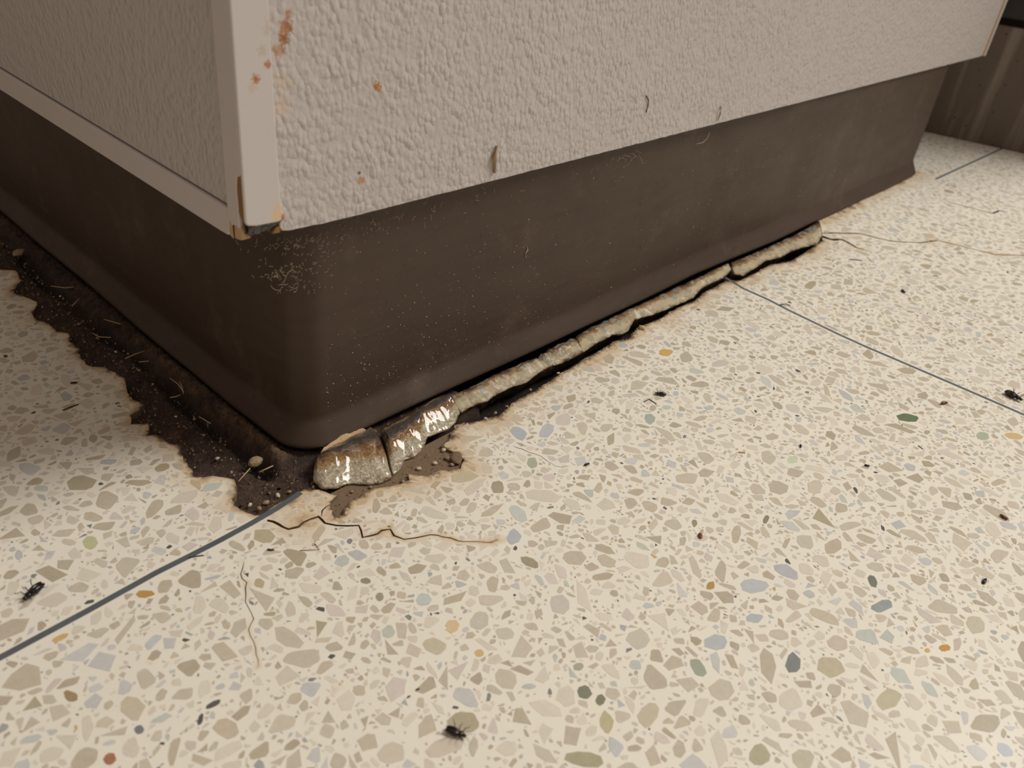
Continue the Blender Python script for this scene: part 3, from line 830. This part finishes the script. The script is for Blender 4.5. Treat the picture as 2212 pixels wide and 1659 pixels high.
# ------------------------------------------------------------------ counter body with pebbled panels
cnt_ = empty('counter', (.36, .3, .1))
XF = -.0214; YF = -.0043; HP = .1002; TOP = .90
def front(q, y=YF): p = on(q, 1, y); return p
spF = [(front(q), r, c, k) for q, r, c, k in [((618,60),.0030,lin(172,112,58),.8),((612,85),.0022,lin(158,94,42),.9),((600,110),.0026,lin(180,124,74),.7),
       ((622,30),.0016,lin(170,100,50),.7),((610,180),.004,lin(204,182,158),.5),((815,187),.0020,lin(176,112,50),.95),((780,390),.0019,lin(190,132,80),.8),
       ((776,373),.0008,lin(120,80,50),.9),((608,230),.004,lin(206,176,150),.45)]]
spT = [(front(q, -.0056), r, c, k) for q, r, c, k in [((553,170),.0015,lin(170,104,46),.95),((578,140),.0014,lin(176,100,44),.8),((585,60),.003,lin(190,158,128),.4),((567,110),.002,lin(190,158,128),.4),
       ((605,462),.0042,lin(224,190,150),.8),((612,470),.0012,lin(170,100,60),.9),((545,190),.002,lin(206,160,130),.4)]]
L0 = cnt_.location
spF = [((p[0]-L0[0], p[1]-L0[1], p[2]-L0[2]), r, c, k) for p, r, c, k in spF]
spT = [((p[0]-L0[0], p[1]-L0[1], p[2]-L0[2]), r, c, k) for p, r, c, k in spT]
M['panel'] = panel_mat(spF); M['trim'] = trim_mat(spT); M['panel2'] = panel_mat([])
# core of the counter
box('core', XF+.004, .742, .002, .62, .1035, TOP, M['dark'], cnt_)
# front panel, with a slightly chewed lower edge
XE = .7515
edge = [(x, z) for x, z in [(-.0088, .1030), (-.0080, .1016), (-.0050, .1010)]]
for x in np.linspace(.0, XE-.004, 170): edge.append((x, HP+.00022*noise.noise(Vector((x*180, 0, 0)))+.00020*noise.noise(Vector((x*600, 3, 0)))+(.0006 if x < .02 else 0)*(1-x/.02)))
edge += [(XE-.0015, HP+.0004), (XE, HP+.003), (XE, TOP), (-.012, TOP), (-.012, .118), (-.0088, .112)]
prism('front_panel', edge, 'y', YF, YF+.0026, M['panel'], cnt_, .0004)
# left panel and its bottom strip
box('side_panel', XF+.0006, XF+.0034, .0056, .62, .1098, TOP, M['panel2'], cnt_, .0003)
bs = [(.0075, .0990), (.0125, .0988), (.62, .0988), (.62, .1091), (.0052, .1091), (.0052, .1035)]
prism('bottom_strip', bs, 'x', XF-.0004, XF+.0030, M['trim'], cnt_, .0004)
# splintered end of the bottom strip
prism('splintered_end', [(.0060, .0996), (.0040, .0992), (.0034, .1000), (.0014, .0998), (-.0008, .1002), (-.0020, .1008), (-.0016, .1046), (.0002, .1092), (.0028, .1100), (.0050, .1080)], 'x', XF-.0006, XF+.0026, M['tan'], cnt_, .0003)
prism('splintered_end', [(.0030, .1000), (.0026, .1000), (.0024, .1052), (.0032, .1062)], 'x', XF-.0008, XF, M['dark'], cnt_)
# corner guard: front leg, left leg with a broken foot
YG = YF-.0013
gf = [(XF-.0010, .1082), (XF-.0004, .1070), (-.0186, .1062), (-.0145, .1060), (-.0105, .1058), (-.0078, .1062), (-.0076, .1078), (-.0086, .1100), (-.0090, .118), (-.0094, .14), (-.0098, .17), (-.0098, TOP), (XF-.0010, TOP)]
prism('corner_guard', gf, 'y', YG, YF, M['trim'], cnt_, .0005)
gl = [(.0054, .1092), (.0046, .1060), (.0034, .1040), (.0020, .1050), (-.0012, .1046), (-.0016, .1120), (-.0014, .1180), (-.0022, .1225), (-.0040, .1235), (-.0045, .1240), (-.0045, TOP), (.0048, TOP), (.0050, .16)]
prism('corner_guard_leg', gl, 'x', XF-.0010, XF+.0006, M['trim'], cnt_, .0003)
# amber glue and dark hole where the guard broke off
prism('glue', [(-.0046, .1085), (-.0036, .1074), (-.0012, .110), (-.0012, .1245), (-.0046, .1245)], 'x', XF-.0008, XF+.0012, M['amber'], cnt_, .0003)
box('guard_backing', XF+.0012, -.0092, YF, YF+.004, .106, TOP-.001, M['wood'], cnt_)
def crumple(name, x0, x1, y0, y1, z0, z1, n, amp, mat, seed):
    V = []; Fc = []
    for j in range(n):
        for i in range(n*2):
            u = i/(2*n-1); v = j/(n-1); x = x0+(x1-x0)*u; z = z0+(z1-z0)*v
            y = y0+(y1-y0)*v+amp*fbm(x*400, z*400, seed, 3)
            V.append((x, y, z+.3*amp*noise.noise(Vector((x*300, 0, seed)))))
    nn = 2*n
    for j in range(n-1):
        for i in range(nn-1): Fc.append((j*nn+i, j*nn+i+1, (j+1)*nn+i+1, (j+1)*nn+i))
    o = mesh(name, V, Fc, mat, cnt_)
    s = o.modifiers.new('s', 'SOLIDIFY'); s.thickness = .0003
    return o
crumple('crumpled_foil', -.0205, -.0076, -.0028, -.0046, .1022, .1064, 8, .0011, M['foil'], 2)
crumple('torn_lining', -.0212, -.0165, -.0030, -.0036, .1030, .1110, 8, .0009, M['dark'], 5)
prism('glue', [(-.0118, .1012), (-.0085, .1010), (-.0086, .1038), (-.0105, .1030)], 'y', -.0040, -.001, M['amber'], cnt_, .0003)
# the far end: bare wood edge and the end panel standing proud of it
box('wood_edge', XE, XE+.0084, YF+.0008, .62, .0998, TOP, M['wood'], cnt_, .0004)
ep = [(XE+.0084, .1004), (XE+.0090, .0994), (XE+.0128, .0994), (XE+.0134, .1004), (XE+.0134, TOP), (XE+.0084, TOP)]
prism('end_panel', ep, 'y', YF+.0004, .62, M['trim'], cnt_, .0004)
box('countertop', XF-.02, XE+.03, -.025, .65, TOP, TOP+.03, M['trim'], cnt_, .002)
tag(cnt_, 'counter clad in white pebbled panels with a broken corner guard above the brown base', 'counter')

# ------------------------------------------------------------------ neighbouring appliance beyond the far end
ap = empty('appliance', (1.1, .2, 0))
a0 = F(2000, 285)[:2]; a1 = F(2212, 332)[:2]; dr = (a1-a0)/np.linalg.norm(a1-a0); nn_ = np.array([-dr[1], dr[0]])
if nn_[0] < 0: nn_ = -nn_
def quadbox(name, s0, s1, off0, off1, z0, z1, mat, bev=0):
    P = [a0+dr*s0+nn_*off0, a0+dr*s1+nn_*off0, a0+dr*s1+nn_*off1, a0+dr*s0+nn_*off1]
    return prism(name, P, 'z', z0, z1, mat, ap, bev)
quadbox('kick_plate', -.45, .22, 0, .012, .0, .117, M['kick'], .001)
quadbox('body', -.45, .22, .006, .6, .122, 1.5, M['black'], .004)
quadbox('plinth', -.44, .21, .012, .58, .0, .122, M['dark'])
tag(ap, 'dark appliance with a dull brown streaked kick plate past the counter end', 'appliance')

# ------------------------------------------------------------------ insects
def ell(name, c, r, mat, parent, rotz=0, sq=None, seg=12, rings=8):
    V = []; Fc = []
    for j in range(rings+1):
        ph = math.pi*j/rings
        for i in range(seg):
            th = 2*math.pi*i/seg
            x, y, z = math.cos(ph), math.sin(ph)*math.cos(th), math.sin(ph)*math.sin(th)
            if sq: y *= (1+sq*x); z *= (1+sq*x)
            X, Y, Z = x*r[0], y*r[1], z*r[2]
            V.append((c[0]+X, c[1]+Y, c[2]+Z))
    for j in range(rings):
        for i in range(seg): Fc.append((j*seg+i, j*seg+(i+1) % seg, (j+1)*seg+(i+1) % seg, (j+1)*seg+i))
    me = bpy.data.meshes.new(name); me.from_pydata(V, [], Fc); me.polygons.foreach_set('use_smooth', [True]*len(Fc)); me.materials.append(mat)
    return link(bpy.data.objects.new(name, me), parent)
def rawtube(name, pts, rad, mat, parent):
    V, Fc = tube_data(pts, rad, 5)
    me = bpy.data.meshes.new(name); me.from_pydata([tuple(v) for v in V], [], Fc); me.polygons.foreach_set('use_smooth', [True]*len(Fc)); me.materials.append(mat)
    return link(bpy.data.objects.new(name, me), parent)
def beetle_proto(detail, shell, name='beetle', up=False):
    e = empty(name)
    h = .00125
    if detail:
        # wing cases as two halves with a seam, thorax, head
        for s in (-1, 1):
            w_ = ell('wing_case', (-.0010, s*.00062, h), (.0026, .00078, .0011), shell, e, sq=.12, seg=14, rings=10)
        ell('abdomen', (-.0009, 0, h-.0002), (.0026, .00125, .0009), shell, e, sq=.1)
        ell('thorax', (.0021, 0, h), (.0010, .00112, .00092), shell, e, sq=-.15)
        ell('head', (.0033, 0, h-.0001), (.0007, .0007, .0006), shell, e)
        for s in (-1, 1):
            for (x, dx, ln) in ((.0022, .0012, .0022), (.0008, .0002, .0024), (-.0006, -.0012, .0026)):
                z0 = h
                rawtube('leg', [(x, s*.0009, z0-.0003), (x+dx*.5, s*(.0009+ln*.45), z0+(.0006 if not up else .0012)), (x+dx*1.1, s*(.0009+ln*.8), .0004 if not up else z0+.0008), (x+dx*1.6, s*(.0009+ln), .0002 if not up else z0+.0014)], [.00016, .00014, .00010, .00006], M['bugleg'], e)
            rawtube('antenna', [(.0038, s*.0003, h), (.0048, s*.0009, h+.0003), (.0056, s*.0016, h)], [.00008, .00007, .00006], M['bugleg'], e)
    else:
        ell('abdomen', (-.0006, 0, .0009), (.0022, .0010, .0009), shell, e, sq=.12, seg=10, rings=6)
        ell('thorax', (.0018, 0, .0009), (.0010, .0008, .0007), shell, e, seg=10, rings=6)
        for s in (-1, 1):
            for x in (.0014, .0002): rawtube('leg', [(x, s*.0006, .0008), (x+.0003, s*.0016, .0013), (x+.0006, s*.0022, .0002)], [.00012, .0001, .00006], M['bugleg'], e)
    return e
def copy_tree(o, parent=None):
    c = o.copy(); sc.collection.objects.link(c)
    if parent: c.parent = parent
    for ch in list(o.children): copy_tree(ch, c)
    return c
used = set()
def put(proto, px, L_px, ang_px, label, cat, group, nominal=.0075, z=0.0001):
    p = F(*px); q = F(px[0]+10*math.cos(math.radians(ang_px)), px[1]-10*math.sin(math.radians(ang_px)))
    d = (q-p)[:2]; per = np.linalg.norm(d)/10; Lm = per*L_px
    o = proto if proto.name not in used else copy_tree(proto)
    used.add(proto.name)
    o.location = (p[0], p[1], z); o.rotation_euler = (0, 0, math.atan2(d[1], d[0])); s = Lm/nominal; o.scale = (s, s, s)
    tag(o, label, cat, group); return o
G_ = 'dead insects on the terrazzo'
B1 = beetle_proto(True, M['bug'], up=True); B2 = beetle_proto(False, M['bug']); B3 = beetle_proto(False, M['husk'])
put(B1, (75,1282), 56, 220, 'shiny black dead beetle above the thick metal strip at the left edge', 'beetle', G_)
put(B1, (983,1586), 48, -22, 'plump black dead beetle lying nearest the camera', 'beetle', G_)
put(B1, (2186,859), 42, -28, 'black dead beetle just above the metal strip at the right edge', 'beetle', G_)
put(B1, (1427,854), 24, 170, 'small black dead beetle lying on a grey chip in front of the gap', 'beetle', G_)
put(B2, (1950,631), 15, -40, 'tiny black dead beetle alone beyond the thin metal strip', 'beetle', G_)
put(B2, (1267,1005), 17, 20, 'tiny black dead beetle near the yellow stains in front of the glossy chunk', 'beetle', G_)
put(B2, (1872,1007), 17, -10, 'tiny black dead beetle on bare cream cement right of centre', 'beetle', G_)
put(B3, (2038,873), 20, 10, 'small brown dead beetle between the green chip and the metal strip', 'beetle', G_)
put(B3, (2167,1119), 29, -32, 'reddish brown insect husk near the right edge below a pale chip', 'beetle', G_)
put(B2, (2126,1257), 15, 60, 'tiny black dead insect near the right edge lower than the reddish husk', 'beetle', G_)
put(B2, (160,829), 22, 5, 'black dead insect in the shade left of the broken-out strip', 'beetle', G_)
put(B2, (1729,965), 10, 100, 'black insect speck right of two dark dots', 'beetle', G_)
put(B2, (883,1506), 12, 30, 'tiny dark insect at the lower edge of a white chip', 'beetle', G_)
put(B2, (902,1490), 13, 20, 'tiny dark insect at the upper edge of a white chip', 'beetle', G_)

# seeds, crumbs, splinters
def blob(name, c, r, mat, label, cat, group=None, seed=0, parent=None):
    bm = bmesh.new(); bmesh.ops.create_icosphere(bm, subdivisions=2, radius=1)
    for v in bm.verts:
        k = 1+.28*noise.noise(v.co*1.3+Vector((seed, 0, 0)))
        v.co = Vector((v.co.x*r[0]*k, v.co.y*r[1]*k, v.co.z*r[2]*k))
    me = bpy.data.meshes.new(name); bm.to_mesh(me); bm.free(); me.materials.append(mat)
    o = link(bpy.data.objects.new(name, me), parent); o.location = tuple(c); o.rotation_euler = (0, 0, seed*1.7)
    if label: tag(o, label, cat, group)
    return o
c = F(553,997,.0005); blob('pebble', c, (.0032, .0026, .0022), M['pebble'], 'smooth tan pebble in the dirt at the corner', 'pebble', seed=2)
c = F(40,546,-.0005); blob('pebble', c, (.0040, .0026, .0018), M['pebble'], 'pale pebble in the dark dirt at the far left edge', 'pebble', seed=4)
c = F(1513,1157,.0004); blob('seed', c, (.0018, .0009, .0007), M['husk'], 'brown oval seed on the floor in front of the long gap', 'seed', seed=.4)
c = F(1387,708,.0008); blob('crumb', c, (.0020, .0016, .0014), M['tan'], 'orange tan terrazzo crumb at the lip of the gap', 'crumb', seed=3)
CG = 'crumbs in the broken-out strip'
rc = random.Random(8)
for i, (x, y, r) in enumerate([(940,1000,3),(968,990,4),(985,995,3),(905,1012,3),(870,1040,2.6),(1000,922,2.6),(1050,905,3),(1070,892,2.6),(1095,878,2.4),(600,1070,3),(575,1085,3.4),(560,1098,3),(540,1090,2.5),(625,1062,2.5),(500,1020,2),(470,990,2.4),(440,940,2),(420,905,2),(380,900,1.8),(330,830,2),(300,800,2),(250,760,2),(210,730,2.2),(170,700,2),(130,640,2),(760,1062,2),(800,1052,2),(958,972,3.4),(976,1004,2.6),(1146,842,2.4),(1206,806,2.4)]):
    c = F(x, y, -.0006); s = r*.00030
    blob('crumb', c, (s*1.3, s, s*.8), M['pebble'] if i % 3 else M['dust'], *( ('small tan mortar crumb in the shaded strip left of the corner', 'crumb', 'crumbs left of the corner') if x < 510 else ('small tan mortar crumb by the end of the thick metal strip', 'crumb', 'crumbs by the metal strip') if x < 650 else ('small tan mortar crumb in front of the glossy chunks', 'crumb', 'crumbs before the glossy chunks') if x < 995 else ('small tan mortar crumb on the lip of the long gap', 'crumb', 'crumbs along the gap')), seed=i*1.1)
# the sliver of wood stuck to the panel, fibres and hairs
def stick(name, P, rad, mat, label, cat, group=None):
    o = tube(name, P, rad, mat); return tag(o, label, cat, group)
pf = lambda x, y, off=.0004: tuple(on((x, y), 1, YF-off))
pb = lambda x, y, off=.0004: tuple(on((x, y), 1, -off))
pg = lambda x, y, z=.0003: tuple(F(x, y, z))
stick('splinter', [pf(1073,315,.0006), pf(1069,340,.0012), pf(1068,373,.0006)], [.0005, .0010, .0006], M['straw'], 'tan wood splinter stuck upright on the white panel', 'splinter')
stick('splinter', [pf(1558,230,.0006), pf(1556,245,.0010), pf(1550,262,.0006)], [.0006, .0004, .0002], M['straw'], 'short brown splinter by the lower edge of the white panel', 'splinter')
stick('fibre', [pf(1396,207), pf(1401,216), pf(1400,226), pf(1396,243)], .00025, M['dhair'], 'dark curved fibre stuck on the white panel', 'fibre')
stick('fibre', [pb(1138,533,.0006), pb(1140,540,.0010), pb(1135,548,.0010), pb(1136,556,.0006)], .00022, M['hair'], 'pale curled fibre in the middle of the brown base', 'fibre')
stick('fibre', [pb(1504,311,.0006), pb(1518,308,.0012), pb(1527,300,.0012), pb(1533,286,.0010)], .00015, M['hair'], 'long pale hair hanging below the white panel edge', 'fibre')
stick('twig', [pg(135,886), pg(154,879), pg(170,873)], [.0002, .00035, .0002], M['dhair'], 'thin dark twig on the shaded floor left of the dirt', 'twig')
stick('twig', [pg(578,1187), pg(585,1188), pg(592,1187)], .0004, M['dhair'], 'short dark twig below the cracked corner', 'twig')
stick('twig', [pg(2031,387), pg(2036,386)], .0003, M['dhair'], 'tiny twig at the end of the far metal strip', 'twig') if False else None
stick('fibre', [pg(648,1189,.0002), pg(668,1188,.0004), pg(690,1187,.0003), pg(680,1174,.0002)], .00012, M['husk'], 'fine reddish bent fibre below the floor crack', 'fibre')
stick('fibre', [pg(1820,738), pg(1850,735), pg(1866,728)], .0001, M['husk'], 'fine hair lying on the metal strip', 'fibre') if False else None
stick('twig', [pg(1834,560), pg(1848,561), pg(1862,563)], .0003, M['dhair'], 'short dark twig near the far cracks', 'twig')
stick('twig', [pg(1685,658,.0004), pg(1698,657,.0012), pg(1707,660,.0004)], .0003, M['dhair'], 'curled dark fibre on the thin metal strip', 'twig')
stick('twig', [pg(1391,868), pg(1402,862), pg(1418,872)], .0002, M['bugleg'], 'thin bent leg fragment left of a small beetle', 'twig')
stick('twig', [pg(408,1205), pg(420,1202), pg(440,1199)], .0002, M['dhair'], 'thin dark twig lying against the thick metal strip', 'twig')
SG = 'dry straws in the dirt beside the base'
for a in [[(156,661),(173,644)],[(270,775),(290,766),(312,758)],[(367,859),(380,857),(390,853)],[(367,817),(385,830),(397,847)],[(110,618),(140,622),(160,620)],[(200,720),(215,728),(240,729)],[(396,850),(394,838),(388,824)],[(300,782),(322,780)],[(560,1020),(590,1006)],[(515,1040),(540,1012)],[(430,900),(455,915)],[(225,690),(260,700)]]:
    P = [F(x, y, .0004+.0004*i % 2) for i, (x, y) in enumerate(a)]
    stick('straw', [tuple(p) for p in P], .00028, M['straw'], ('thin dry straw in the dirt near the tan pebble' if a[0][0] > 350 else 'thin dry straw in the darkest dirt far left'), 'straw', ('straws near the corner' if a[0][0] > 350 else 'straws at the far left'))
# lint under the panel edge and dust caught on the base: countless
def lint(name, spots, mat, label):
    V = []; Fc = []; rr = random.Random(3)
    for (x, y, n, sp, L, r) in spots:
        for _ in range(n):
            p = np.array(pb(x+rr.gauss(0, sp), y+rr.gauss(0, sp*.35), .0006)); P = [p]
            d = np.array([rr.gauss(0, 1), -abs(rr.gauss(0, .25)), rr.gauss(-.3, .9)]); d /= np.linalg.norm(d)
            for s in range(6):
                d = d+np.array([rr.gauss(0, .55), rr.gauss(0, .15), rr.gauss(0, .55)]); d /= np.linalg.norm(d)
                P.append(P[-1]+d*L/6); P[-1][1] = min(P[-1][1], -.0003); P[-1][1] = max(P[-1][1], -.004)
            v, f = tube_data(P, r, 3); b = len(V); V += v; Fc += [tuple(i+b for i in q) for q in f]
    o = mesh(name, V, Fc, mat, None); tag(o, label, 'lint'); o['kind'] = 'stuff'; return o
lint('lint', [(1357,333,16,9,.007,.00005),(1330,338,8,10,.004,.00004),(640,525,60,38,.0013,.00004),(700,520,40,45,.0012,.00004),(612,590,50,26,.0016,.00004),(660,580,40,45,.0011,.00004),(640,620,20,30,.001,.00004),(800,480,40,60,.0011,.00004),(560,520,20,40,.0012,.00004),(850,470,10,50,.003,.00005),(1050,395,14,40,.003,.00005),(1500,295,10,30,.003,.00005),(950,440,10,60,.003,.00005),(1200,365,10,60,.003,.00005),(620,615,8,15,.004,.00005)], M['hair'], 'pale lint and cobweb caught under the panel edge and on the base')
def flakes():
    V = []; Fc = []; rr = random.Random(17)
    for _ in range(900):
        if rr.random() < .5: x, z = abs(rr.gauss(.06, .07)), abs(rr.gauss(.018, .02))+.010
        else: x, z = rr.uniform(.005, .55), rr.uniform(.012, .095)
        if x < .012 or x > .66 or z > .1: continue
        s = .00010+.00026*rr.random()**2.2; y = -.0006 + min(0, .0)
        y0 = min(max(np.interp(x, frontx, fronty)+TO, -.0025), .0025)*min(1, (x-.0125)/.06)
        o_ = np.interp(z, [q[1] for q in PROF[:14]][::-1], [q[0] for q in PROF[:14]][::-1])
        c = np.array([x, y0-o_-s*.2, z]); b = len(V)
        for d in ((1,0,0),(-1,0,0),(0,1,0),(0,-1,0),(0,0,1),(0,0,-1)): V.append(c+np.array(d)*s*rr.uniform(.5, 1.3))
        Fc.extend([(b+i, b+j, b+k) for i, j, k in ((0,2,4),(2,1,4),(1,3,4),(3,0,4),(2,0,5),(1,2,5),(3,1,5),(0,3,5))])
    o = mesh('dust_flakes', V, Fc, M['dust'], None); tag(o, 'tiny pale dust flakes sprinkled over the brown base', 'dust'); o['kind'] = 'stuff'
flakes()

# a crusty lump at the tip of the front patch, and a blue fleck on the toe
c = F(986, 988, .0002); blob('crumb', c, (.0040, .0028, .0012), M['slab'], 'flat crusty brown lump at the tip of the patch before the gap', 'crumb', seed=6)
blob('paint_fleck', tuple(F(604, 940, .0035)), (.0007, .0005, .0005), simple('blue_paint', lin(60, 90, 190), .3), None, None, None, 3, base)['label'] = 'bright blue fleck'
# grit strewn over the exposed mortar
def grit():
    V = []; Fc = []; rr = random.Random(31)
    pts = np.c_[NP.uniform(-.075, .07, 9000), NP.uniform(-.062, .30, 9000)]
    ok = pip(pts, HOLE) & (pts[:,0]+pts[:,1]*0 < .06) & ~((pts[:,0] > -.004) & (pts[:,1] > -.004)) & (dist(pts, GAPC) > .007) & ((pts[:,0] < -.02) | (pts[:,1] < .0))
    for p in pts[ok][:2200]:
        s_ = .00012+.00045*rr.random()**3; b = len(V)
        for d in ((1,0,0),(-1,0,0),(0,1,0),(0,-1,0),(0,0,1),(0,0,-1)): V.append((p[0]+d[0]*s_*rr.uniform(.6, 1.4), p[1]+d[1]*s_*rr.uniform(.6, 1.4), -.0012+d[2]*s_*1.2+rr.uniform(-.0004, .0005)))
        Fc.extend([(b+i, b+j, b+k) for i, j, k in ((0,2,4),(2,1,4),(1,3,4),(3,0,4),(2,0,5),(1,2,5),(3,1,5),(0,3,5))])
    lip = [np.array(p) for p in rightL[28:]]; seg = resample(lip, 500)
    for p in seg:
        for _ in range(4):
            q = p+np.array([rr.gauss(0, .0006), -abs(rr.gauss(0, .0009))]); s_ = .00012+.0004*rr.random()**3; b = len(V)
            for d in ((1,0,0),(-1,0,0),(0,1,0),(0,-1,0),(0,0,1),(0,0,-1)): V.append((q[0]+d[0]*s_*rr.uniform(.6, 1.4), q[1]+d[1]*s_*rr.uniform(.6, 1.4), d[2]*s_*.7+.0001))
            Fc.extend([(b+i, b+j, b+k) for i, j, k in ((0,2,4),(2,1,4),(1,3,4),(3,0,4),(2,0,5),(1,2,5),(3,1,5),(0,3,5))])
    o = mesh('grit', V, Fc, M['pebble'], floor); o['kind'] = 'stuff'; o['label'] = 'brown grit'
grit()
